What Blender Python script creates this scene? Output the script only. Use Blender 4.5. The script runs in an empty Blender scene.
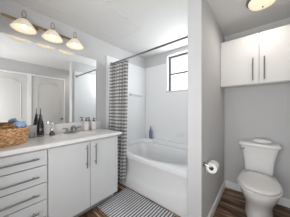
import bpy, bmesh, math, random
from mathutils import Vector, Matrix
random.seed(7)
S = bpy.context.scene
C = S.collection
PI = math.pi

# ------------------------------------------------------------------ camera
cam_d = bpy.data.cameras.new('camera'); cam = bpy.data.objects.new('camera', cam_d); C.objects.link(cam)
cam.location = (0, 0, 1.251); cam.rotation_euler = (PI/2, 0, 0.703)
cam_d.sensor_width = 36; cam_d.lens = 133.8/290*36; cam_d.clip_start = 0.02
S.camera = cam
# ------------------------------------------------------------------ world, exposure
w = bpy.data.worlds.new('daylight'); S.world = w; w.use_nodes = True
w.node_tree.nodes['Background'].inputs[0].default_value = (0.96, 0.98, 1.0, 1)
w.node_tree.nodes['Background'].inputs[1].default_value = 1.45
S.view_settings.view_transform = 'Standard'; S.view_settings.look = 'None'
S.view_settings.gamma = 1; S.view_settings.use_curve_mapping = False
S.view_settings.exposure = 0.37
NOOK_W = 2.3
def lamp(name, kind, loc, power, col, size=.05, rot=(0,0,0), sy=None):
    l = bpy.data.lights.new(name, kind); l.energy = power; l.color = col
    if kind == 'AREA':
        l.size = size
        if sy: l.shape = 'RECTANGLE'; l.size_y = sy
    else: l.shadow_soft_size = size
    o = bpy.data.objects.new(name, l); o.location = loc; o.rotation_euler = rot; C.objects.link(o); return o
# daylight entering through the tub window, then an added fill behind the camera
lamp('window_daylight', 'AREA', (-.995, 2.412, 1.955), 8.5, (.95,.98,1), .74, (-PI/2,0,0), .62)
lamp('doorway_fill', 'AREA', (-.10, -.72, 1.0), 24, (1,.99,.98), 1.3, (PI/2+.95,0,.25), 1.1)  # added fill lamp, unseen, aimed up to brighten the ceiling and room

# ------------------------------------------------------------------ materials
def mat(name, col, rough=.5, metal=0., bump=0., bscale=60, var=0., vscale=6, trans=0., coat=0., emit=None, estr=0., spec=.5, ior=1.45):
    m = bpy.data.materials.new(name); m.use_nodes = True; nt = m.node_tree; b = nt.nodes['Principled BSDF']
    b.inputs['Base Color'].default_value = (*col, 1); b.inputs['Roughness'].default_value = rough
    b.inputs['Metallic'].default_value = metal; b.inputs['Transmission Weight'].default_value = trans
    b.inputs['Coat Weight'].default_value = coat; b.inputs['Specular IOR Level'].default_value = spec; b.inputs['IOR'].default_value = ior
    if emit: b.inputs['Emission Color'].default_value = (*emit, 1); b.inputs['Emission Strength'].default_value = estr
    tc = nt.nodes.new('ShaderNodeTexCoord')
    if var:
        n = nt.nodes.new('ShaderNodeTexNoise'); n.inputs['Scale'].default_value = vscale; n.inputs['Detail'].default_value = 4
        nt.links.new(tc.outputs['Object'], n.inputs['Vector'])
        r = nt.nodes.new('ShaderNodeValToRGB'); r.color_ramp.elements[0].position = .3; r.color_ramp.elements[1].position = .7
        r.color_ramp.elements[0].color = (*[c*(1-var) for c in col], 1); r.color_ramp.elements[1].color = (*[min(1, c*(1+var)) for c in col], 1)
        nt.links.new(n.outputs['Fac'], r.inputs['Fac']); nt.links.new(r.outputs['Color'], b.inputs['Base Color'])
    if bump:
        n = nt.nodes.new('ShaderNodeTexNoise'); n.inputs['Scale'].default_value = bscale; n.inputs['Detail'].default_value = 3
        nt.links.new(tc.outputs['Object'], n.inputs['Vector'])
        bp = nt.nodes.new('ShaderNodeBump'); bp.inputs['Strength'].default_value = bump; bp.inputs['Distance'].default_value = .01
        nt.links.new(n.outputs['Fac'], bp.inputs['Height']); nt.links.new(bp.outputs['Normal'], b.inputs['Normal'])
    return m

def math_node(nt, op, a, b=None, c=None):
    n = nt.nodes.new('ShaderNodeMath'); n.operation = op
    for i, v in enumerate((a, b, c)):
        if v is None: continue
        if isinstance(v, (int, float)): n.inputs[i].default_value = v
        else: nt.links.new(v, n.inputs[i])
    return n.outputs[0]

M_wall = mat('wall_paint', (.60,.60,.605), .7, bump=.12, bscale=140, var=.012)
M_ceil = mat('ceiling_paint', (.66,.66,.655), .8, bump=.15, bscale=90, var=.01)
M_trim = mat('trim_paint', (.87,.87,.87), .4, var=.01)
M_door = mat('door_paint', (.66,.65,.63), .45, var=.01)
M_cab = mat('cabinet_paint', (.645,.655,.665), .42, var=.012, vscale=9, bump=.03, bscale=200)
M_cabw = mat('wall_cabinet_paint', (.68,.675,.67), .42, var=.012, vscale=9)
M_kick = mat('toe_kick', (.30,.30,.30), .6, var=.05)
M_nickel = mat('brushed_nickel', (.27,.265,.26), .34, 1., bump=.02, bscale=300)
M_chrome = mat('chrome', (.72,.72,.72), .14, 1.)
M_dnick = mat('satin_bronze', (.40,.28,.18), .32, 1.)
M_porc = mat('porcelain', (.82,.815,.81), .12, coat=.4, var=.005)
M_seat = mat('seat_plastic', (.80,.79,.785), .22, var=.005)
M_tub = mat('tub_acrylic', (.80,.805,.81), .16, coat=.3, var=.006)
M_surr = mat('surround_acrylic', (.83,.84,.845), .2, coat=.2, var=.008)
M_black = mat('black_glass', (.012,.012,.014), .15, coat=.3)
M_pump = mat('black_pump', (.02,.02,.02), .35)
M_soap = mat('soap_bottle', (.80,.70,.69), .25, coat=.3, var=.02)
M_soapw = mat('soap_bottle_white', (.80,.80,.79), .25, coat=.3, var=.02)
M_label = mat('paper_label', (.80,.78,.76), .6, var=.02)
M_wash = mat('body_wash_bottle', (.17,.18,.33), .25, coat=.3, var=.05)
M_blue = mat('blue_cloth', (.40,.56,.82), .85, bump=.3, bscale=120, var=.15, vscale=30)
M_paper = mat('tissue_paper', (.86,.86,.85), .9, bump=.2, bscale=180, var=.02)
M_card = mat('cardboard', (.16,.14,.12), .9, var=.08)
M_mirror = mat('mirror_silver', (.93,.94,.94), .0, 1.)
M_glass = mat('clear_glass', (.95,.97,.97), .02, trans=1.)
M_liquid = mat('dark_liquid', (.10,.06,.05), .1, coat=.5)
M_wframe = mat('window_vinyl', (.13,.13,.135), .5, var=.03)
M_bulb = mat('bulb_glow', (1,.95,.85), .4, emit=(1,.91,.76), estr=3.2)
M_lampg = mat('lamp_glass_glow', (.78,.70,.56), .35, emit=(1,.84,.58), estr=.45, bump=.1, bscale=40, var=.06, vscale=25)
M_wax = mat('white_wax', (.85,.84,.82), .5, var=.02)

def shade_material():
    m = mat('alabaster_shade', (.76,.69,.58), .4, emit=(1,.86,.66), estr=.25, var=.08, vscale=28)
    return m
M_shade = shade_material()

def counter_material():
    m = mat('cultured_marble', (.78,.765,.75), .16, coat=.3)
    nt = m.node_tree; b = nt.nodes['Principled BSDF']
    tc = nt.nodes.new('ShaderNodeTexCoord'); n = nt.nodes.new('ShaderNodeTexNoise'); n.inputs['Scale'].default_value = 5
    n.inputs['Detail'].default_value = 6; n.inputs['Distortion'].default_value = 1.5
    nt.links.new(tc.outputs['Object'], n.inputs['Vector'])
    r = nt.nodes.new('ShaderNodeValToRGB'); r.color_ramp.elements[0].color = (.75,.735,.72,1); r.color_ramp.elements[1].color = (.88,.87,.86,1)
    nt.links.new(n.outputs['Fac'], r.inputs['Fac']); nt.links.new(r.outputs['Color'], b.inputs['Base Color'])
    return m
M_counter = counter_material()

def floor_material():
    m = mat('walnut_planks', (.1,.05,.03), .42, spec=.4); nt = m.node_tree; b = nt.nodes['Principled BSDF']; L = nt.links
    tc = nt.nodes.new('ShaderNodeTexCoord')
    br = nt.nodes.new('ShaderNodeTexBrick')     # planks run along x
    br.inputs['Scale'].default_value = 1; br.inputs['Brick Width'].default_value = 1.2; br.inputs['Row Height'].default_value = .15
    br.inputs['Mortar Size'].default_value = .0018; br.inputs['Color1'].default_value = (0,0,0,1); br.inputs['Color2'].default_value = (1,1,1,1)
    br.inputs['Mortar'].default_value = (.5,.5,.5,1); br.offset = .37
    L.new(tc.outputs['Object'], br.inputs['Vector'])
    mp = nt.nodes.new('ShaderNodeMapping'); mp.inputs['Scale'].default_value = (1.5, 12, 1)
    L.new(tc.outputs['Object'], mp.inputs['Vector'])
    off = nt.nodes.new('ShaderNodeVectorMath'); off.operation = 'MULTIPLY_ADD'
    off.inputs[1].default_value = (9,5,3); L.new(br.outputs['Color'], off.inputs[0]); L.new(mp.outputs['Vector'], off.inputs[2])
    n = nt.nodes.new('ShaderNodeTexNoise'); n.inputs['Scale'].default_value = 1.5; n.inputs['Detail'].default_value = 7; n.inputs['Distortion'].default_value = 1.1
    L.new(off.outputs[0], n.inputs['Vector'])
    r = nt.nodes.new('ShaderNodeValToRGB'); e = r.color_ramp.elements
    e[0].position = .36; e[0].color = (.045,.026,.016,1); e[1].position = .68; e[1].color = (.52,.35,.215,1)
    e2 = r.color_ramp.elements.new(.53); e2.color = (.17,.098,.058,1)
    L.new(n.outputs['Fac'], r.inputs['Fac'])
    mx = nt.nodes.new('ShaderNodeMix'); mx.data_type = 'RGBA'; mx.blend_type = 'MULTIPLY'
    mx.inputs['Factor'].default_value = 1
    t = math_node(nt, 'MULTIPLY_ADD', br.outputs['Color'], .5, .75)
    L.new(r.outputs['Color'], mx.inputs['A']); L.new(t, mx.inputs['B'])
    dk = math_node(nt, 'MULTIPLY_ADD', br.outputs['Fac'], -.75, 1.0)
    mx2 = nt.nodes.new('ShaderNodeMix'); mx2.data_type = 'RGBA'; mx2.blend_type = 'MULTIPLY'; mx2.inputs['Factor'].default_value = 1
    L.new(mx.outputs['Result'], mx2.inputs['A']); L.new(dk, mx2.inputs['B'])
    L.new(mx2.outputs['Result'], b.inputs['Base Color'])
    bp = nt.nodes.new('ShaderNodeBump'); bp.inputs['Strength'].default_value = .15; bp.inputs['Distance'].default_value = .004
    L.new(n.outputs['Fac'], bp.inputs['Height']); L.new(bp.outputs['Normal'], b.inputs['Normal'])
    return m
M_floor = floor_material()

def stripe_material(name, axis, period, light, dark, duty=.5, soft=.12, cross=0.):
    m = mat(name, light, .9); nt = m.node_tree; b = nt.nodes['Principled BSDF']; L = nt.links
    tc = nt.nodes.new('ShaderNodeTexCoord'); sx = nt.nodes.new('ShaderNodeSeparateXYZ'); L.new(tc.outputs['Object'], sx.inputs[0])
    nz = nt.nodes.new('ShaderNodeTexNoise'); nz.inputs['Scale'].default_value = 35; L.new(tc.outputs['Object'], nz.inputs['Vector'])
    a = math_node(nt, 'MULTIPLY_ADD', nz.outputs['Fac'], period*.12, sx.outputs[axis])
    f = math_node(nt, 'FRACT', math_node(nt, 'DIVIDE', a, period))
    tri = math_node(nt, 'ABSOLUTE', math_node(nt, 'SUBTRACT', f, .5))
    s = nt.nodes.new('ShaderNodeMapRange'); s.inputs['From Min'].default_value = duty/2-soft/2; s.inputs['From Max'].default_value = duty/2+soft/2
    L.new(tri, s.inputs['Value'])
    mx = nt.nodes.new('ShaderNodeMix'); mx.data_type = 'RGBA'; mx.inputs['A'].default_value = (*dark, 1); mx.inputs['B'].default_value = (*light, 1)
    L.new(s.outputs[0], mx.inputs['Factor'])
    col = mx.outputs['Result']
    if cross:      # woven check: thin darker lines running along the cloth
        at = nt.nodes.new('ShaderNodeAttribute'); at.attribute_name = 'across'
        g = math_node(nt, 'ABSOLUTE', math_node(nt, 'SUBTRACT', math_node(nt, 'FRACT', math_node(nt, 'MULTIPLY', at.outputs['Fac'], 13)), .5))
        g = math_node(nt, 'LESS_THAN', g, .22)
        m3 = nt.nodes.new('ShaderNodeMix'); m3.data_type = 'RGBA'; m3.blend_type = 'MULTIPLY'; m3.inputs['B'].default_value = (1-cross*1.2, 1-cross*1.2, 1-cross*1.2, 1)
        L.new(g, m3.inputs['Factor']); L.new(col, m3.inputs['A']); col = m3.outputs['Result']
    w2 = nt.nodes.new('ShaderNodeTexNoise'); w2.inputs['Scale'].default_value = 260; L.new(tc.outputs['Object'], w2.inputs['Vector'])
    bp = nt.nodes.new('ShaderNodeBump'); bp.inputs['Strength'].default_value = .4; bp.inputs['Distance'].default_value = .003
    L.new(w2.outputs['Fac'], bp.inputs['Height']); L.new(bp.outputs['Normal'], b.inputs['Normal'])
    L.new(col, b.inputs['Base Color'])
    return m
M_rug = stripe_material('striped_rug', 0, .035, (.74,.76,.79), (.10,.085,.085), .44)
M_curt = stripe_material('striped_curtain', 2, .0545, (.66,.655,.645), (.23,.23,.235), .52, .2, cross=.30)

def wicker_material():
    m = mat('woven_wicker', (.40,.21,.09), .7); nt = m.node_tree; b = nt.nodes['Principled BSDF']; L = nt.links
    tc = nt.nodes.new('ShaderNodeTexCoord')
    n = nt.nodes.new('ShaderNodeTexNoise'); n.inputs['Scale'].default_value = 42; n.inputs['Detail'].default_value = 5
    mp = nt.nodes.new('ShaderNodeMapping'); mp.inputs['Scale'].default_value = (1,1,2.2)
    L.new(tc.outputs['Object'], mp.inputs['Vector']); L.new(mp.outputs['Vector'], n.inputs['Vector'])
    r = nt.nodes.new('ShaderNodeValToRGB'); e = r.color_ramp.elements
    e[0].position = .33; e[0].color = (.24,.10,.04,1); e[1].position = .68; e[1].color = (.92,.62,.36,1)
    x = r.color_ramp.elements.new(.5); x.color = (.66,.38,.18,1)
    L.new(n.outputs['Fac'], r.inputs['Fac']); L.new(r.outputs['Color'], b.inputs['Base Color'])
    return m
M_wicker = wicker_material()

# ------------------------------------------------------------------ mesh helpers
class MB:
    def __init__(s): s.bm = bmesh.new()
    def box(s, x0, x1, y0, y1, z0, z1, bev=0., seg=2):
        r = bmesh.ops.create_cube(s.bm, size=1)
        for v in r['verts']:
            v.co = Vector(((x0+x1)/2+v.co.x*(x1-x0), (y0+y1)/2+v.co.y*(y1-y0), (z0+z1)/2+v.co.z*(z1-z0)))
        if bev:
            es = list({e for v in r['verts'] for e in v.link_edges})
            bmesh.ops.bevel(s.bm, geom=es, offset=bev, segments=seg, affect='EDGES', profile=.5)
        return s
    def tube(s, pts, r, n=10, caps=True):
        pts = [Vector(p) for p in pts]; rs = r if isinstance(r, (list, tuple)) else [r]*len(pts)
        up = None; rings = []
        for i, p in enumerate(pts):
            t = (pts[min(i+1, len(pts)-1)]-pts[max(i-1, 0)]).normalized()
            if up is None: up = Vector((0,0,1)) if abs(t.z) < .9 else Vector((1,0,0))
            a = (up - t*up.dot(t)).normalized(); b = t.cross(a); up = a
            rings.append([s.bm.verts.new(p+(a*math.cos(2*PI*k/n)+b*math.sin(2*PI*k/n))*rs[i]) for k in range(n)])
        for q in range(len(rings)-1):
            for k in range(n): s.bm.faces.new((rings[q][k], rings[q][(k+1)%n], rings[q+1][(k+1)%n], rings[q+1][k]))
        if caps: s.bm.faces.new(rings[0][::-1]); s.bm.faces.new(rings[-1])
        return s
    def loft(s, secs, caps=True):
        rings = [[s.bm.verts.new(p) for p in sec] for sec in secs]; n = len(rings[0])
        for q in range(len(rings)-1):
            for k in range(n): s.bm.faces.new((rings[q][k], rings[q][(k+1)%n], rings[q+1][(k+1)%n], rings[q+1][k]))
        if caps: s.bm.faces.new(rings[0][::-1]); s.bm.faces.new(rings[-1])
        return s
    def lathe(s, c, prof, n=28, caps=True, sx=1., sy=1.):      # prof: (radius, z)
        return s.loft([[(c[0]+r*sx*math.cos(2*PI*k/n), c[1]+r*sy*math.sin(2*PI*k/n), c[2]+z) for k in range(n)] for r, z in prof], caps)
    def prism(s, poly, d):                                       # poly: 3-D points, extruded by vector d
        d = Vector(d); a = [s.bm.verts.new(p) for p in poly]; b = [s.bm.verts.new(Vector(p)+d) for p in poly]; n = len(a)
        s.bm.faces.new(a[::-1]); s.bm.faces.new(b)
        for k in range(n): s.bm.faces.new((a[k], a[(k+1)%n], b[(k+1)%n], b[k]))
        return s
    def build(s, name, m, parent=None, smooth=False, sub=0, solid=0, inv=None):
        bmesh.ops.recalc_face_normals(s.bm, faces=s.bm.faces[:])
        me = bpy.data.meshes.new(name); s.bm.to_mesh(me); s.bm.free(); me.materials.append(m)
        o = bpy.data.objects.new(name, me); C.objects.link(o)
        if parent:
            o.parent = parent
            p = parent; off = Vector((0,0,0))
            while p: off += p.location; p = p.parent
            for v in me.vertices: v.co -= off
        if smooth:
            for f in me.polygons: f.use_smooth = True
            try: me.set_sharp_from_angle(angle=math.radians(42 if smooth is True else smooth))
            except Exception: pass
        if solid:
            md = o.modifiers.new('thickness', 'SOLIDIFY'); md.thickness = solid; md.offset = 0
        if sub:
            md = o.modifiers.new('smooth', 'SUBSURF'); md.levels = sub; md.render_levels = sub
        return o
def struct(o): o['kind'] = 'structure'; return o
def tag(o, label, cat, group=None):
    o['label'] = label; o['category'] = cat
    if group: o['group'] = group
    return o
def thing(name, label, cat, loc, group=None):
    o = bpy.data.objects.new(name, None); C.objects.link(o); o.location = loc; o.empty_display_size = .05
    return tag(o, label, cat, group)
def copy_thing(o, delta, label, labels=None):
    c = o.copy(); C.objects.link(c); c.location = Vector(o.location)+Vector(delta); c['label'] = label
    def rec(src, dst):
        for ch in list(src.children):
            k = ch.copy(); C.objects.link(k); k.parent = dst; rec(ch, k)
    rec(o, c); return c
def sellipse(cx, cy, z, a, b, n=40, e=2.4):
    out = []
    for k in range(n):
        t = 2*PI*k/n; c, s_ = math.cos(t), math.sin(t)
        out.append((cx+a*math.copysign(abs(c)**(2/e), c), cy+b*math.copysign(abs(s_)**(2/e), s_), z))
    return out

# ------------------------------------------------------------------ dimensions
XL = -2.01; XP0 = -.555; XP1 = -.416; YP = 1.327; YB = 2.37; YN = 2.471; XR = .42; H = 2.40; YT = 1.448; YF = -.16

# ------------------------------------------------------------------ structure
struct(MB().box(XL-.12, XR+.12, -1.6, YN+.12, -.08, 0).build('floor', M_floor))
struct(MB().box(XL-.12, XR+.12, YF-.12, YN+.12, H, H+.08).build('ceiling', M_ceil))
struct(MB().box(XL-.12, XL, YF-.12, YN+.12, 0, H).build('wall_left', M_wall))
# wall behind the tub with the window opening
WX0, WX1, WZ0, WZ1 = -1.405, -.60, 1.605, 2.305
b = MB(); b.box(XL, WX0, YB, YB+.16, 0, H); b.box(WX1, XP0, YB, YB+.16, 0, H); b.box(WX0, WX1, YB, YB+.16, 0, WZ0); b.box(WX0, WX1, YB, YB+.16, WZ1, H)
struct(b.build('wall_back', M_wall))
struct(MB().box(XP0, XR+.12, YN, YN+.12, 0, H).build('wall_toilet_back', M_wall))
struct(MB().box(XP0, XP1, YP, YN, 0, H, .004, 1).build('wall_partition', M_wall))
# right wall with two door openings
D = [(-.125, .655), (.735, 1.475)]; DZ = 2.09
b = MB(); b.box(XR, XR+.12, YF-.12, D[0][0], 0, H); b.box(XR, XR+.12, D[0][1], D[1][0], 0, H); b.box(XR, XR+.12, D[1][1], YN, 0, H)
for d in D: b.box(XR, XR+.12, d[0], d[1], DZ, H)
struct(b.build('wall_right', M_wall))
# wall behind the camera, with the open doorway the camera looks in from
b = MB(); b.box(XL, -1.05, YF-.12, YF, 0, H); b.box(-1.05, XR, YF-.12, YF, 2.1, H)
struct(b.build('wall_front', M_wall))
# doors
for i, (y0, y1) in enumerate(D):
    f = MB()
    f.box(XR-.014, XR-.001, y0-.04, y0, 0, DZ+.045, .003); f.box(XR-.014, XR-.001, y1, y1+.04, 0, DZ+.045, .003); f.box(XR-.014, XR-.001, y0, y1, DZ, DZ+.045, .003)
    d = MB(); d.box(XR+.006, XR+.041, y0+.003, y1-.003, .01, DZ-.004, .003)
    do = struct(d.build('door_%d' % (i+1), M_door))
    struct(f.build('trim_%d' % (i+2), M_trim))
    a, c = y0+.12, y1-.12; rise = .10
    def arch(zb, zt, ar):
        p = [(XR+.004, a, zb), (XR+.004, c, zb)]
        for k in range(13):
            t = k/12; p.append((XR+.004, c+(a-c)*t, zt+ar*math.sin(PI*t)))
        p.append((XR+.004, a, zb)); return p
    q = MB(); q.tube(arch(1.02, 1.86, rise), .008, 6, False); q.tube(arch(.22, .90, 0), .008, 6, False)
    q.build('panel_moulding', M_door, do)
    ky = y0+.06 if i == 0 else y1-.06
    q = MB(); q.lathe((0,0,0), [(.005,0),(.026,.004),(.026,.008),(.010,.014),(.010,.035),(.026,.045),(.028,.06),(.012,.07)], 20)
    bmesh.ops.transform(q.bm, matrix=Matrix.Translation((XR+.006, ky, .95)) @ Matrix.Rotation(-PI/2, 4, 'Y'), verts=q.bm.verts[:])
    q.build('door_knob', M_nickel, do, True)
# baseboards (stepped top edge)
def base(name, x0, x1, y0, y1, ax, sgn):
    b = MB(); b.box(x0, x1, y0, y1, 0, .088, .002)
    if ax == 'x': xa, xb = (x0, x0+.008) if sgn > 0 else (x1-.008, x1); b.box(xa, xb, y0, y1, .086, .103, .003)
    else: b.box(x0, x1, y1-.008, y1, .086, .103, .003)
    struct(b.build(name, M_trim))
base('baseboard_partition', XP1+.0005, XP1+.014, YP+.01, YN-.0005, 'x', 1)
base('baseboard_back', XP1+.0145, XR-.001, YN-.014, YN-.0005, 'y', 1)
base('baseboard_right', XR-.014, XR-.0005, D[1][1]+.045, YN-.015, 'x', -1)
base('baseboard_left', XL+.0005, XL+.013, 1.19, 1.325, 'x', 1)
# ceiling hatch frame
b = MB(); hx0, hx1, hy0, hy1 = -1.76, -1.275, .30, 1.42
b.box(hx0, hx1, hy0, hy1, H-.005, H-.0005, .001, 1)
b.box(hx1, hx1+.02, hy0-.02, hy1+.012, H-.013, H-.0005, .003); b.box(hx0-.01, hx0, hy0-.02, hy1+.01, H-.007, H-.0005, .002)
b.box(hx0, hx1, hy1, hy1+.008, H-.0065, H-.0005, .002); b.box(hx0, hx1, hy0-.02, hy0, H-.013, H-.0005, .003)
hatch = struct(b.build('trim_1', M_ceil))
b = MB()
for y in (.42, 1.13): b.lathe((hx1+.01, y, H-.0155), [(.006,0),(.007,.003)], 10)
b.build('screw_head', M_kick, hatch)
# window
b = MB(); e = .022; y0, y1 = YB+.05, YB+.09
b.box(WX0, WX0+e, y0, y1, WZ0, WZ1, .003); b.box(WX1-e, WX1, y0, y1, WZ0, WZ1, .003); b.box(WX0+e, WX1-e, y0, y1, WZ0, WZ0+.006, .002); b.box(WX0+e, WX1-e, y0, y1, WZ1-e, WZ1, .003)
b.box(WX0+e, WX1-e, y0-.006, YB+.066, 1.930, 1.956, .002)
win = struct(b.build('window_1', M_wframe))
M_obs = mat('window_glass', (.97,.98,.98), .12, trans=1., ior=1.1)
MB().box(WX0+e, WX1-e, YB+.068, YB+.072, WZ0+.006, WZ1-e).build('window_pane', M_obs, win)
b = MB(); g = .004; y0 = YB-.002
b.box(WX0-.028, WX0, YB-.012, YB-.0005, WZ0-.0, WZ1+.03, .003); b.box(WX0-.028, WX1+.028, YB-.012, YB-.0005, WZ1, WZ1+.028, .003)
struct(b.build('trim_4', M_trim))

# ------------------------------------------------------------------ tub
TX0, TX1, TR = XL+.001, XP0-.001, .517
tub = thing('bathtub', 'white alcove bathtub with bowed apron front between the vanity end and the partition', 'bathtub', ((TX0+TX1)/2, 1.9, 0))
cx, cy = (TX0+TX1)/2, 1.885
N = 64
def rect_pt(t):     # point of the outer rectangle in direction t
    a, bb = (TX1-TX0)/2, (YB-.001-YT)/2; c, s_ = math.cos(t), math.sin(t); k = min(a/max(abs(c), 1e-6), bb/max(abs(s_), 1e-6)); return c*k, s_*k
ocy = (YT+YB-.001)/2
angs = [2*PI*k/N for k in range(N)]
ca = math.atan2((YB-.001-YT)/2, (TX1-TX0)/2)
for q in (ca, PI-ca, PI+ca, 2*PI-ca):
    k = min(range(N), key=lambda i: abs(angs[i]-q)); angs[k] = q
def outer(z, ins=0.):
    o = []
    for t in angs:
        x, y = rect_pt(t); o.append(((TX0+TX1)/2+x*(1-ins/.75), ocy+y*(1-ins/.45), z))
    return o
def inner(z, a, bb, e=2.05, dx=0, dy=.012):
    o = []
    for t in angs:
        c, s_ = math.cos(t), math.sin(t); q = e if s_ < 0 and c > -.2 else (4.5 if s_ > 0 else 2.8); o.append((cx+dx+a*math.copysign(abs(c)**(2/q), c), cy+dy+bb*math.copysign(abs(s_)**(2/q), s_), z))
    return o
b = MB()
b.loft([outer(TR-.05), outer(TR-.012), outer(TR-.003, .004), outer(TR, .012),
        inner(TR, .690, .377), inner(TR-.006, .680, .368), inner(TR-.04, .668, .358), inner(.30, .62, .32), inner(.16, .55, .265), inner(.125, .50, .23), inner(.115, .40, .17)], False)
b.bm.faces.ensure_lookup_table()
b.bm.faces.new([v for v in b.bm.verts[-N:]])
b.build('basin', M_tub, tub, 50)
# apron: wall under the rim with a lower skirt whose top edge is an arc
b = MB(); nx = 48
def arc_z(x):
    t = (x-(-1.28))/.72; return .145+.14*max(0, t)**2.0 + (.02*max(0, -t) if t < 0 else 0)
rows = []
for i in range(nx+1):
    x = TX0+(TX1-TX0)*i/nx; az = arc_z(x)
    prof = [(YT+.002, TR-.045), (YT+.002, TR-.03-.02), (YT+.016, TR-.085), (YT+.036, az+.07), (YT+.036, az+.035), (YT+.030, az+.012), (YT+.008, az-.006), (YT+.001, az-.02), (YT, 0)]
    rows.append([b.bm.verts.new((x, y+(.012 if z > az+.05 else 0), z)) for y, z in prof] + [b.bm.verts.new((x, YT+.05, 0)), b.bm.verts.new((x, YT+.05, TR-.045))])
for i in range(nx):
    n = len(rows[0])
    for k in range(n): b.bm.faces.new((rows[i][k], rows[i+1][k], rows[i+1][(k+1)%n], rows[i][(k+1)%n]))
b.bm.faces.new(rows[0]); b.bm.faces.new(rows[-1])
b.build('apron', M_tub, tub, 50)
MB().lathe((-1.42, 1.885, .116), [(.028,0),(.03,.003),(.012,.004)], 20).build('drain', M_chrome, tub, True)

# surround
sur = thing('shower_surround', 'smooth white acrylic wall surround lining the tub alcove', 'shower surround', (cx, 1.9, TR))
SZ = 2.17; t = .018
MB().box(XL+.001, XL+t, YP+.003, YB-.001, TR+.001, SZ, .004).build('side_panel', M_surr, sur)
b = MB(); b.box(XL+.001, XL+t, YP+.003, YT-.003, 0.0, TR+.0005, .003); b.build('side_leg', M_surr, sur)
b = MB(); b.box(XL+t, XP0-t, YB-t, YB-.001, TR+.001, 1.57, .003); b.box(XL+t, WX0-.03, YB-t, YB-.001, 1.57, SZ, .003); b.build('back_panel', M_surr, sur)
MB().box(XP0-t, XP0-.001, YP+.06, YB-.001, TR+.001, SZ, .004).build('side_panel', M_surr, sur)
b = MB()   # moulded ledge that runs round the back, wider in the corner
poly = [(XL+t, YB-t, TR+.001), (XP0-t, YB-t, TR+.001), (XP0-t, YB-.085, TR+.001)]
for k in range(9):
    a = k/8; poly.append((-1.70-.14*a, YB-.085-.06*a*a, TR+.001))
poly += [(XL+.10, YB-.19, TR+.001), (XL+.075, YB-.26, TR+.001), (XL+.055, 1.52, TR+.001), (XL+t, 1.50, TR+.001)]
b.prism(poly, (0, 0, .085)); lo = b.build('corner_ledge', M_surr, sur)
md = lo.modifiers.new('round', 'BEVEL'); md.width = .012; md.segments = 3
b = MB(); b.box(XL+t, XL+.06, 1.86, 2.24, 1.538, 1.553, .006); b.box(XL+t, XL+.04, 1.88, 2.22, 1.515, 1.54, .006)
b.build('moulded_shelf', M_surr, sur)
b = MB(); b.box(-1.175, -1.06, YB-.075, YB-t, .74, .755, .006); b.box(-1.175, -1.06, YB-.075, YB-.066, .755, .77, .004); b.box(-1.175, -1.06, YB-.028, YB-t, .755, .82, .005)
b.build('soap_dish', M_surr, sur)

# body wash bottle on the ledge
bx, by, bz = -1.775, YB-.085, TR+.0865
t_ = thing('shampoo_bottle', 'blue purple pump bottle standing on the tub corner ledge', 'bottle', (bx, by, bz))
MB().lathe((bx, by, bz), [(.028,0),(.038,.006),(.040,.03),(.040,.13),(.037,.165),(.018,.19),(.014,.20)], 24, sx=1.05, sy=.7).build('bottle_body', M_wash, t_, True)
b = MB(); b.lathe((bx, by, bz+.20), [(.015,0),(.016,.02),(.006,.024),(.005,.05),(.012,.052),(.012,.062)], 14); b.tube([(bx, by, bz+.256), (bx+.03, by-.02, bz+.256), (bx+.036, by-.024, bz+.248)], .005, 8)
b.build('pump', M_pump, t_, True)
bx2 = bx-.07
o = thing('soap_bar_box', 'small white bottle half hidden behind the blue pump bottle on the tub ledge', 'bottle', (bx2, by+.005, bz))
o.name = 'conditioner_bottle'
MB().lathe((bx2, by+.005, bz), [(.022,0),(.028,.005),(.028,.12),(.024,.14),(.016,.15)], 18, sy=.7).build('bottle_body', M_soapw, o, True)
MB().lathe((bx2, by+.005, bz+.15), [(.016,0),(.017,.02),(.012,.026)], 14).build('cap', M_soapw, o, True)

# ------------------------------------------------------------------ curtain rod and curtain
RY, RZ = 1.436, 2.045
r = thing('shower_curtain_rod', 'straight dark metal curtain rod spanning the front of the tub alcove', 'curtain rod', (cx, RY, RZ))
b = MB(); b.tube([(XL+.03, RY, RZ), (XP0-.03, RY, RZ)], .0125, 16); b.build('rod', M_nickel, r, True)
for xx, s in ((XL+.0185, 1), (XP0-.0185, -1)):
    b = MB(); b.tube([(xx, RY, RZ), (xx+s*.006, RY, RZ), (xx+s*.02, RY, RZ), (xx+s*.03, RY, RZ)], [.028,.028,.019,.016], 18); b.build('flange', M_nickel, r, True)
cur = thing('shower_curtain', 'white shower curtain with grey horizontal bands bunched at the left of the tub', 'shower curtain', (-1.80, 1.405, 0))
b = MB(); nu, nv = 150, 40; folds = 5.5; grid = []
for j in range(nv+1):
    tz = j/nv; z = .095+(2.0-.095)*tz; row = []
    w0, w1 = -1.970, -1.535-.06*(1-tz)**1.5
    for i in range(nu+1):
        u = i/nu; ph = folds*2*PI*u
        amp = (.030+.012*(1-tz))+.008*math.sin(3.1*u*PI+1)+.004*math.sin(tz*5+u*9)
        x = w0+(w1-w0)*u + .010*math.sin(2*ph+.6)+.004*math.sin(tz*4+u*20)
        y = 1.352+.04*u+amp*math.sin(ph+.25*math.sin(tz*3.1+u*7)) + .014*tz
        row.append(b.bm.verts.new((x, y, z-.012*(0.5-.5*math.cos(ph*2))*(1 if j == nv else 0))))
    grid.append(row)
for j in range(nv):
    for i in range(nu): b.bm.faces.new((grid[j][i], grid[j][i+1], grid[j+1][i+1], grid[j+1][i]))
b.bm.verts.index_update()
acr = [0]*len(b.bm.verts)
for row in grid:
    for i, v in enumerate(row): acr[v.index] = i/nu
co = b.build('cloth', M_curt, cur, 80, solid=.0015)
at = co.data.attributes.new('across', 'FLOAT', 'POINT')
for i, a in enumerate(acr): at.data[i].value = a
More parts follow.
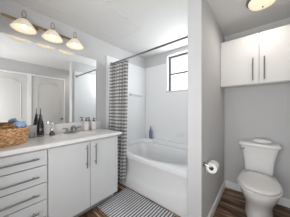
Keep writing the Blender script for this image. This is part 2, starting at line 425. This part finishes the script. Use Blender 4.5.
for k in range(8):
    x = -1.965+.35*k/7
    b = MB(); b.tube([(x, RY+.021*math.cos(q*2*PI/14), RZ-.012+.026*math.sin(q*2*PI/14)) for q in range(15)], .0022, 6, False)
    b.build('curtain_ring', M_nickel, cur, True)

# ------------------------------------------------------------------ vanity
VX = -1.483; VY0, VY1 = -.135, 1.165
van = thing('bathroom_vanity', 'long pale grey bathroom vanity with drawers at left and double doors', 'vanity cabinet', (-1.75, .5, 0))
b = MB()
b.box(XL+.001, VX-.02, VY1-.018, VY1, .10, .893, .001, 1); b.box(XL+.001, VX-.02, VY0, VY0+.018, .10, .893, .001, 1)
b.box(XL+.001, VX-.105, VY1-.018, VY1, .0, .10); b.box(XL+.001, VX-.105, VY0, VY0+.018, 0, .10)
b.box(XL+.001, VX-.02, .350, .368, .1, .893); b.box(XL+.001, VX-.02, VY0+.018, VY1-.018, .10, .118); b.box(XL+.001, XL+.01, VY0+.018, VY1-.018, .118, .893)
b.box(VX-.04, VX-.021, VY0+.018, VY1-.018, .865, .893); b.box(VX-.04, VX-.021, .335, .383, .118, .865); b.box(VX-.04, VX-.021, VY1-.05, VY1-.018, .118, .865)
b.build('cabinet_body', M_cab, van)
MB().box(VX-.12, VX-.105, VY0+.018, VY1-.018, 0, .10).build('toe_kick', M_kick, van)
def hbar(parent, y0, y1, z):
    b = MB(); x = VX+.032; b.tube([(x, y0, z), (x, y1, z)], .006, 12)
    for y in (y0+.035, y1-.035): b.tube([(VX-.001, y, z), (x, y, z)], .0045, 10)
    b.build('handle', M_nickel, parent, True)
zs = [.878, .735, .578, .421, .264, .112]
for k in range(5):
    dr = MB().box(VX-.019, VX, VY0+.004, .357, zs[k+1]+.004, zs[k]-.0035, .0025).build('drawer', M_cab, van)
    zc = (.810, .652, .495, .338, .180)[k]
    hbar(dr, -.06, .293, zc)
for (y0, y1, hy) in ((.367, .770, .722), (.776, 1.130, .826)):
    d = MB().box(VX-.019, VX, y0, y1, .115, .8745, .0025).build('door', M_cab, van)
    b = MB(); x = VX+.032; b.tube([(x, hy, .585 if hy < .8 else .600), (x, hy, .842)], .006, 12)
    for z in (.63, .80): b.tube([(VX-.001, hy, z), (x, hy, z)], .0045, 10)
    b.build('handle', M_nickel, d, True)
MB().box(VX-.019, VX-.001, 1.133, VY1, .112, .8745, .002).build('end_stile', M_cab, van)

# counter with moulded basin
CT = .929; CX1 = -1.452; CY1 = 1.212; CY0 = VY0-.01
ct = thing('vanity_countertop', 'white marble look vanity countertop with moulded sink and backsplash', 'countertop', (-1.73, .5, CT-.033))
SX, SY = -1.70, .70
def ctz(x, y):
    r = math.sqrt(((x-SX)/.175)**2+((y-SY)/.245)**2)
    z = 0
    if r < 1: k = 1-r*r; z = -.125*min(1, (k*1.25))**.75 if k > 0 else 0
    elif r < 1.12: z = .0
    return z
b = MB(); nx, ny = 52, 130; top = []; bot = []
for i in range(nx+1):
    x = XL+.001+(CX1-XL-.001)*i/nx; ra = []; rb = []
    for j in range(ny+1):
        y = CY0+(CY1-CY0)*j/ny; dz = ctz(x, y)
        er = .006 if (i == nx or j == ny) else 0
        ra.append(b.bm.verts.new((x, y, CT+dz-er))); rb.append(b.bm.verts.new((x, y, min(CT-.033, CT+dz-.012))))
    top.append(ra); bot.append(rb)
for i in range(nx):
    for j in range(ny):
        b.bm.faces.new((top[i][j], top[i+1][j], top[i+1][j+1], top[i][j+1])); b.bm.faces.new((bot[i][j], bot[i][j+1], bot[i+1][j+1], bot[i+1][j]))
for j in range(ny):
    b.bm.faces.new((top[0][j], top[0][j+1], bot[0][j+1], bot[0][j])); b.bm.faces.new((top[nx][j], bot[nx][j], bot[nx][j+1], top[nx][j+1]))
for i in range(nx):
    b.bm.faces.new((top[i][0], bot[i][0], bot[i+1][0], top[i+1][0])); b.bm.faces.new((top[i][ny], top[i+1][ny], bot[i+1][ny], bot[i][ny]))
b.build('counter_slab', M_counter, ct, 50)
MB().box(XL+.001, XL+.021, CY0, CY1, CT+.0005, 1.052, .003).build('backsplash', M_counter, ct)
zb = CT+ctz(SX, SY)
MB().lathe((SX, SY, zb), [(.020,0),(.022,.003),(.016,.004),(.014,.001)], 20).build('drain', M_chrome, ct, True)
MB().lathe((-1.80, SY, zb+.055), [(.008,0),(.009,.003)], 12).build('overflow_hole', M_kick, ct)

# faucet
fx, fy, fz = -1.885, .725, CT
fa = thing('sink_faucet', 'brushed nickel two handle sink faucet behind the basin', 'faucet', (fx, fy, fz))
b = MB(); b.loft([sellipse(fx, fy, fz+z, a, bb, 32, 3) for z, a, bb in ((.0005,.027,.088),(.010,.027,.088),(.016,.022,.082))]); b.build('base_plate', M_nickel, fa, True)
b = MB(); b.tube([(fx, fy, fz+.014), (fx, fy, fz+.05), (fx+.012, fy, fz+.075), (fx+.05, fy, fz+.09), (fx+.10, fy, fz+.083), (fx+.125, fy, fz+.066)], [.018,.016,.015,.013,.012,.011], 14); b.build('spout', M_nickel, fa, True)
for s in (-1, 1):
    y = fy+s*.058
    b = MB(); b.lathe((fx, y, fz+.015), [(.019,0),(.018,.015),(.012,.035),(.011,.045)], 16)
    b.tube([(fx, y, fz+.06), (fx+.012, y+s*.03, fz+.067), (fx+.02, y+s*.06, fz+.072)], [.009,.008,.006], 10); b.build('handle', M_nickel, fa, True)

# mirror
mi = thing('vanity_mirror', 'large frameless mirror on the wall above the vanity', 'mirror', (XL, .5, 1.054))
MB().box(XL+.001, XL+.006, CY0, 1.145, 1.055, 2.030, .0008, 1).build('glass', M_mirror, mi)

# ------------------------------------------------------------------ light bar
lb = thing('vanity_light_bar', 'bronze vanity light bar with three flared alabaster glass shades above the mirror', 'wall lamp', (XL, .5, 2.2))
b = MB()
for yy in (.38, .63): b.tube([(XL+.001, yy, 2.2), (XL+.004, yy, 2.2), (XL+.010, yy, 2.2)], [.022,.022,.012], 16)
for z in (2.192, 2.208): b.tube([(XL+.045, .095, z), (XL+.045, .80, z)], .007, 8)
for y in (.095, .80): b.tube([(XL+.045, y, 2.192), (XL+.045, y-.008 if y < .5 else y+.008, 2.200), (XL+.045, y, 2.208)], .0045, 8)
for y in (.38, .63): b.tube([(XL+.008, y, 2.2), (XL+.045, y, 2.2)], .008, 8)
b.build('wall_bar', M_dnick, lb, True)
SXX = -1.87
for y in (.25, .505, .76):
    b = MB(); b.tube([(XL+.045, y, 2.2), (SXX-.03, y, 2.202), (SXX, y, 2.198)], .005, 8); b.tube([(SXX+.006*math.sin(q*PI/8), y+.016*math.sin(q*PI/8), 2.235-.038*math.cos(q*PI/8)) for q in range(17)], .0038, 7, False)
    b.lathe((SXX, y, 2.172), [(.022,0),(.024,.012),(.016,.026),(.006,.03)], 18); b.build('arm', M_dnick, lb, True)
    n = 48; prof = [(.024,2.180),(.036,2.172),(.058,2.148),(.080,2.118),(.096,2.092),(.104,2.078)]
    def ring(rr, z, k0):
        return [(SXX+rr*(1+.028*k0*math.cos(12*a))*math.cos(a), y+rr*(1+.028*k0*math.cos(12*a))*math.sin(a), z) for a in [2*PI*q/n for q in range(n)]]
    b = MB(); b.loft([ring(rr, z, i/5) for i, (rr, z) in enumerate(prof)], False); sh = b.build('lamp_shade', M_shade, lb, 70, solid=.003)
    MB().lathe((SXX, y, 2.085), [(.006,0),(.017,.008),(.021,.022),(.018,.036),(.011,.05),(.011,.075)], 16).build('bulb', M_bulb, lb, True)

# ------------------------------------------------------------------ counter items
# wicker basket
bx, by = -1.745, .075
ba = thing('wicker_basket', 'brown woven wicker basket at the left end of the counter', 'basket', (bx, by, CT))
A, B_ = .148, .180; HB = .128
rows_ = 11; strands = 26
b = MB(); n = 104
for j in range(rows_):
    tz = j/(rows_-1); z = CT+.008+HB*tz; fl = .90+.12*math.sin(PI*.5*tz)
    pts = []
    for k in range(n+1):
        a = 2*PI*k/n; wv = .0055*math.sin(strands*a+(PI if j % 2 else 0)); c, s_ = math.cos(a), math.sin(a)
        pts.append((bx+(A*fl+wv)*math.copysign(abs(c)**.8, c), by+(B_*fl+wv)*math.copysign(abs(s_)**.8, s_), z+.0015*math.sin(7*a+j)))
    b.tube(pts, .0068, 6, False)
b.loft([sellipse(bx, by, CT+z, A*f, B_*f, 40, 2.5) for z, f in ((.001,.86),(.008,.88),(.06,.95),(.13,.985),(.13,.93),(.02,.84))])
b.build('woven_body', M_wicker, ba, True)
b = MB()
for ph in (0, PI):
    b.tube([(bx+(A*1.02+.006*math.cos(22*a+ph))*math.copysign(abs(math.cos(a))**.8, math.cos(a)), by+(B_*1.02+.006*math.cos(22*a+ph))*math.copysign(abs(math.sin(a))**.8, math.sin(a)), CT+.14+.006*math.sin(22*a+ph)) for a in [2*PI*k/132 for k in range(133)]], .007, 6, False)
b.build('rim', M_wicker, ba, True)
# blue cloth spilling over the basket rim
b = MB(); nu, nv = 22, 18; g = []
for i in range(nu+1):
    row = []
    for j in range(nv+1):
        u = i/nu*2-1; v = j/nv*2-1
        x = bx+.045+u*.044; y = by+.138+v*.038
        z = CT+.160+.028*math.cos(u*1.5)*math.cos(v*1.4)+.010*math.sin(u*6+v*3)+.008*math.sin(v*8-u*4)-.022*max(0, v-.35)**1
        row.append(b.bm.verts.new((x+.006*math.sin(v*7), y+.006*math.sin(u*6), z)))
    g.append(row)
for i in range(nu):
    for j in range(nv): b.bm.faces.new((g[i][j], g[i+1][j], g[i+1][j+1], g[i][j+1]))
cl = b.build('folded_cloth', M_blue, None, 80, solid=.006)
tag(cl, 'light blue crumpled cloth poking out of the wicker basket', 'cloth')
# rolled washcloth behind
b = MB(); pts = [(bx-.06+.008*k, by+.150-.012*k, CT+.175+.002*math.sin(k)) for k in range(6)]; b.tube(pts, [.012,.018,.019,.019,.018,.012], 14)
tag(b.build('rolled_washcloth', M_blue, None, True), 'light blue rolled washcloth at the back of the wicker basket', 'washcloth')

# dark tapered bottle
x, y = -1.905, .395
t_ = thing('glass_bottle', 'tall black tapered bottle with a pointed spout beside the basket', 'bottle', (x, y, CT))
MB().lathe((x, y, CT), [(.030,.020),(.033,.024),(.034,.07),(.031,.13),(.025,.175),(.015,.215),(.011,.235)], 24).build('bottle_body', M_black, t_, True)
MB().lathe((x, y, CT), [(.031,0.0005),(.034,.004),(.034,.020),(.031,.0215)], 24).build('base_band', M_nickel, t_, True)
b = MB(); b.lathe((x, y, CT+.235), [(.012,0),(.013,.012),(.007,.02)], 14); b.tube([(x, y, CT+.25), (x, y, CT+.28), (x+.002, y+.002, CT+.325)], [.0055,.0045,.003], 8); b.build('spout', M_pump, t_, True)
MB().box(x+.028, x+.036, y-.009, y+.009, CT+.078, CT+.095, .001).build('label', M_nickel, t_)
# small clear bottle
x, y = -1.895, .505
t_ = thing('perfume_bottle', 'small clear bottle with dark contents between black bottle and faucet', 'bottle', (x, y, CT))
MB().lathe((x, y, CT), [(.026,0.0005),(.031,.004),(.030,.022),(.018,.040),(.012,.05)], 22).build('bottle_body', M_liquid, t_, True)
MB().lathe((x, y, CT+.05), [(.012,0),(.017,.004),(.019,.018),(.013,.034),(.008,.042)], 18).build('collar', M_chrome, t_, True)
MB().lathe((x, y, CT+.092), [(.008,0),(.010,.01),(.018,.033),(.016,.055),(.006,.064)], 18).build('stopper', M_glass, t_, True)
# votive cup
x, y = -1.915, .320
t_ = thing('candle_holder', 'small clear glass votive cup holding a white candle behind the basket', 'candle', (x, y, CT))
MB().lathe((x, y, CT), [(.022,0.0005),(.025,.003),(.029,.055),(.0265,.055),(.023,.008),(.001,.007)], 22).build('glass_cup', M_glass, t_, True)
MB().lathe((x, y, CT), [(.020,.009),(.0215,.03),(.001,.031)], 18).build('candle', M_wax, t_, True)
# two soap dispensers
def dispenser(x, y, m, label, h, ang):
    t_ = thing('soap_dispenser', label, 'soap dispenser', (x, y, CT), 'soap dispensers beside the faucet')
    b = MB(); b.loft([sellipse(x, y, CT+z, a, a*1.05, 28, 3.2) for z, a in ((.0005,.030),(.004,.035),(h*.78,.035),(h*.92,.027),(h,.013))]); b.build('bottle_body', m, t_, True)
    b = MB(); b.lathe((x, y, CT+h), [(.015,0),(.016,.014),(.006,.018),(.0055,.038),(.013,.040),(.013,.050)], 16)
    b.tube([(x, y, CT+h+.046), (x+.03*math.cos(ang), y+.03*math.sin(ang), CT+h+.046), (x+.038*math.cos(ang), y+.038*math.sin(ang), CT+h+.036)], .0055, 8); b.build('pump', M_pump, t_, True)
    MB().box(x+.0345, x+.0365, y-.018, y+.018, CT+.03, CT+h*.65, .0005, 1).build('label', M_label, t_)
dispenser(-1.935, .945, M_soap, 'pale pink soap dispenser with black pump, nearer the faucet', .138, -.4)
dispenser(-1.930, 1.060, M_soapw, 'white soap dispenser with black pump, nearer the curtain end of the counter', .128, -.2)

# ------------------------------------------------------------------ rug
rx0, rx1, ry0, ry1 = -1.575, -.745, .905, 1.415
b = MB(); nx, ny = 86, 30; g = []
for i in range(nx+1):
    row = []
    for j in range(ny+1):
        x = rx0+(rx1-rx0)*i/nx; y = ry0+(ry1-ry0)*j/ny
        row.append(b.bm.verts.new((x, y, .011+.0012*math.sin(x*2*PI/.035))))
    g.append(row)
for i in range(nx):
    for j in range(ny): b.bm.faces.new((g[i][j], g[i+1][j], g[i+1][j+1], g[i][j+1]))
edge = [g[i][0] for i in range(nx+1)]+[g[nx][j] for j in range(1, ny+1)]+[g[i][ny] for i in range(nx-1, -1, -1)]+[g[0][j] for j in range(ny-1, 0, -1)]
low = [b.bm.verts.new((v.co.x, v.co.y, .001)) for v in edge]
for k in range(len(edge)): b.bm.faces.new((edge[k], low[k], low[(k+1)%len(edge)], edge[(k+1)%len(edge)]))
b.bm.faces.new(low)
tag(b.build('bath_mat', M_rug, None, 50), 'striped white and dark woven bath mat on the floor beside the tub', 'rug')

# ------------------------------------------------------------------ toilet
tx = .0
to = thing('toilet', 'white two piece toilet with flared tank and closed lid in the nook', 'toilet', (tx, 2.1, 0))
def sec(z, hw, yf, yb, e=2.2, eb=2.7):   # egg: blunt at the back, rounder at the front
    cyy = (yf+yb)/2; bb = (yb-yf)/2; out = []
    for k in range(44):
        t = 2*PI*k/44; c, s_ = math.cos(t), math.sin(t); ee = e if s_ < 0 else eb
        out.append((tx+hw*math.copysign(abs(c)**(2/ee), c), cyy+bb*math.copysign(abs(s_)**(2/ee), s_), z))
    return out
b = MB()
b.loft([sec(.001,.132,1.86,2.43), sec(.012,.134,1.858,2.432), sec(.05,.128,1.865,2.43), sec(.12,.127,1.86,2.42), sec(.19,.138,1.835,2.42), sec(.25,.156,1.79,2.42), sec(.31,.174,1.735,2.42),
        sec(.35,.181,1.710,2.42), sec(.385,.184,1.695,2.42), sec(.398,.182,1.697,2.42), sec(.400,.175,1.705,2.41)])
b.build('bowl', M_porc, to, True)
b = MB(); b.loft([sec(.403,.176,1.70,2.215,2.2,2.3), sec(.407,.189,1.686,2.22,2.2,2.3), sec(.417,.190,1.683,2.22,2.2,2.3), sec(.4205,.184,1.69,2.215,2.2,2.3)]); b.build('seat', M_seat, to, True)
b = MB(); b.loft([sec(.4215,.160,1.72,2.19,2.2,2.3), sec(.428,.168,1.71,2.20,2.2,2.3), sec(.432,.180,1.694,2.205,2.2,2.3), sec(.442,.181,1.692,2.205,2.2,2.3), sec(.449,.175,1.70,2.195,2.2,2.3), sec(.454,.145,1.74,2.15,2.2,2.3), sec(.456,.09,1.82,2.07,2.2,2.3)])
for s in (-1, 1): b.tube([(tx+s*.075-.02, 2.225, .425), (tx+s*.075+.02, 2.225, .425)], .012, 10)
b.build('lid', M_seat, to, True)
def tsec(z, hw, yf, yb, e=7):
    return sellipse(tx, (yf+yb)/2, z, hw, (yb-yf)/2, 44, e)
b = MB(); b.loft([tsec(.401,.138,2.265,2.44), tsec(.41,.143,2.258,2.443), tsec(.45,.145,2.256,2.445), tsec(.52,.149,2.254,2.448), tsec(.60,.158,2.250,2.45), tsec(.67,.172,2.246,2.452), tsec(.72,.187,2.242,2.453), tsec(.755,.197,2.240,2.454)]); b.build('tank', M_porc, to, 60)
b = MB(); b.loft([tsec(.756,.205,2.234,2.456), tsec(.760,.212,2.228,2.458), tsec(.782,.214,2.226,2.460), tsec(.792,.208,2.232,2.455), tsec(.795,.19,2.25,2.44)]); b.build('tank_lid', M_porc, to, 60)
b = MB(); b.tube([(tx-.155, 2.243, .715), (tx-.155, 2.222, .715)], .014, 14); b.tube([(tx-.155, 2.221, .715), (tx-.168, 2.219, .713), (tx-.188, 2.218, .709)], [.007,.006,.005], 10); b.build('flush_lever', M_nickel, to, True)
# oval dish on the tank lid
ox, oy, oz = .035, 2.345, .7955
b = MB(); b.lathe((ox, oy, oz), [(.50,0),(.80,.004),(.97,.014),(1.,.024),(.95,.034),(.78,.044),(.48,.051),(.2,.0535),(.03,.054)], 36, sx=.098, sy=.058)
t_ = b.build('covered_dish', M_soapw, None, True); tag(t_, 'white oval lidded dish lying on top of the toilet tank', 'dish')

# ------------------------------------------------------------------ toilet paper holder and roll
ty, tz, txx = 1.475, .675, XP1+.064
h_ = thing('toilet_paper_holder', 'chrome paper holder arm fixed to the partition wall by the toilet', 'toilet paper holder', (XP1, ty, tz))
b = MB(); b.tube([(XP1+.0005, 1.395, tz+.022), (XP1+.006, 1.395, tz+.022), (XP1+.012, 1.395, tz+.022)], [.024,.024,.012], 18); b.build('wall_plate', M_nickel, h_, True)
b = MB(); b.tube([(XP1+.01, 1.395, tz+.022), (txx-.012, 1.395, tz+.016), (txx, 1.398, tz+.008), (txx, 1.41, tz), (txx, 1.55, tz)], .008, 10); b.build('arm', M_chrome, h_, True)
R1, R2 = .050, .021; n = 40
rl = thing('toilet_paper_roll', 'white toilet paper roll hanging on the chrome wall holder', 'toilet paper', (txx, 1.48, tz-.012))
def ringy(r, y): return [(txx+r*math.cos(2*PI*k/n), y, tz-.012+r*math.sin(2*PI*k/n)) for k in range(n)]
ya, yb_ = 1.422, 1.525
b = MB(); b.loft([ringy(R2, ya), ringy(R1-.003, ya), ringy(R1, ya+.003), ringy(R1, yb_-.003), ringy(R1-.003, yb_), ringy(R2, yb_)], False)
b.box(txx-R1-.0008, txx-R1+.0004, ya+.001, yb_-.001, tz-.085, tz-.012)
b.build('paper', M_paper, rl, True)
b = MB(); b.loft([ringy(R2-.0002, ya+.0005), ringy(R2-.0002, yb_-.0005), ringy(R2-.002, yb_-.0005), ringy(R2-.002, ya+.0005), ringy(R2-.0002, ya+.0005)], False); b.build('cardboard_tube', M_card, rl, True)

# ------------------------------------------------------------------ wall cabinet above toilet
kx0, kx1, ky0, kz0, kz1 = XP1+.002, XR-.002, 2.171, 1.556, 2.182
cb = thing('wall_cabinet', 'white two door wall cabinet mounted above the toilet', 'wall cabinet', ((kx0+kx1)/2, YN-.15, kz0))
b = MB(); b.box(kx0, kx0+.016, ky0, YN-.001, kz0, kz1); b.box(kx1-.016, kx1, ky0, YN-.001, kz0, kz1); b.box(kx0+.016, kx1-.016, ky0, YN-.001, kz1-.016, kz1)
b.box(kx0+.016, kx1-.016, ky0+.006, YN-.001, kz0+.014, kz0+.03); b.box(kx0+.016, kx1-.016, YN-.008, YN-.001, kz0+.03, kz1-.016); b.box(kx0+.016, kx1-.016, ky0, ky0+.018, kz0, kz0+.03)
b.build('cabinet_body', M_cabw, cb)
for x0, x1, hx in ((kx0+.002, .0045, -.053), (.0075, kx1-.002, .054)):
    d = MB().box(x0, x1, ky0-.02, ky0-.001, kz0+.006, kz1-.002, .0025).build('door', M_cabw, cb)
    b = MB(); yy = ky0-.05; b.tube([(hx, yy, 1.60), (hx, yy, 1.875)], .006, 12)
    for z in (1.64, 1.835): b.tube([(hx, ky0-.019, z), (hx, yy, z)], .0045, 10)
    b.build('handle', M_nickel, d, True)

# ------------------------------------------------------------------ nook ceiling light
lx, ly = .035, 1.855
cl_ = thing('ceiling_light', 'round cream glass ceiling light above the toilet', 'ceiling light', (lx, ly, H))
MB().lathe((lx, ly, H), [(.138,-.0005),(.140,-.012),(.135,-.020),(.124,-.024)], 36).build('metal_base', M_nickel, cl_, True)
MB().lathe((lx, ly, H), [(.122,-.0245),(.118,-.040),(.102,-.060),(.075,-.074),(.040,-.082),(.006,-.085)], 36).build('glass_dome', M_lampg, cl_, True)
MB().lathe((lx, ly, H), [(.006,-.0855),(.010,-.088),(.007,-.095),(.003,-.098)], 12).build('finial', M_nickel, cl_, True)
nl = lamp('ceiling_bulb_light', 'AREA', (lx, ly, H-.105), NOOK_W, (1,.93,.82), .2); nl.data.shape = 'DISK'
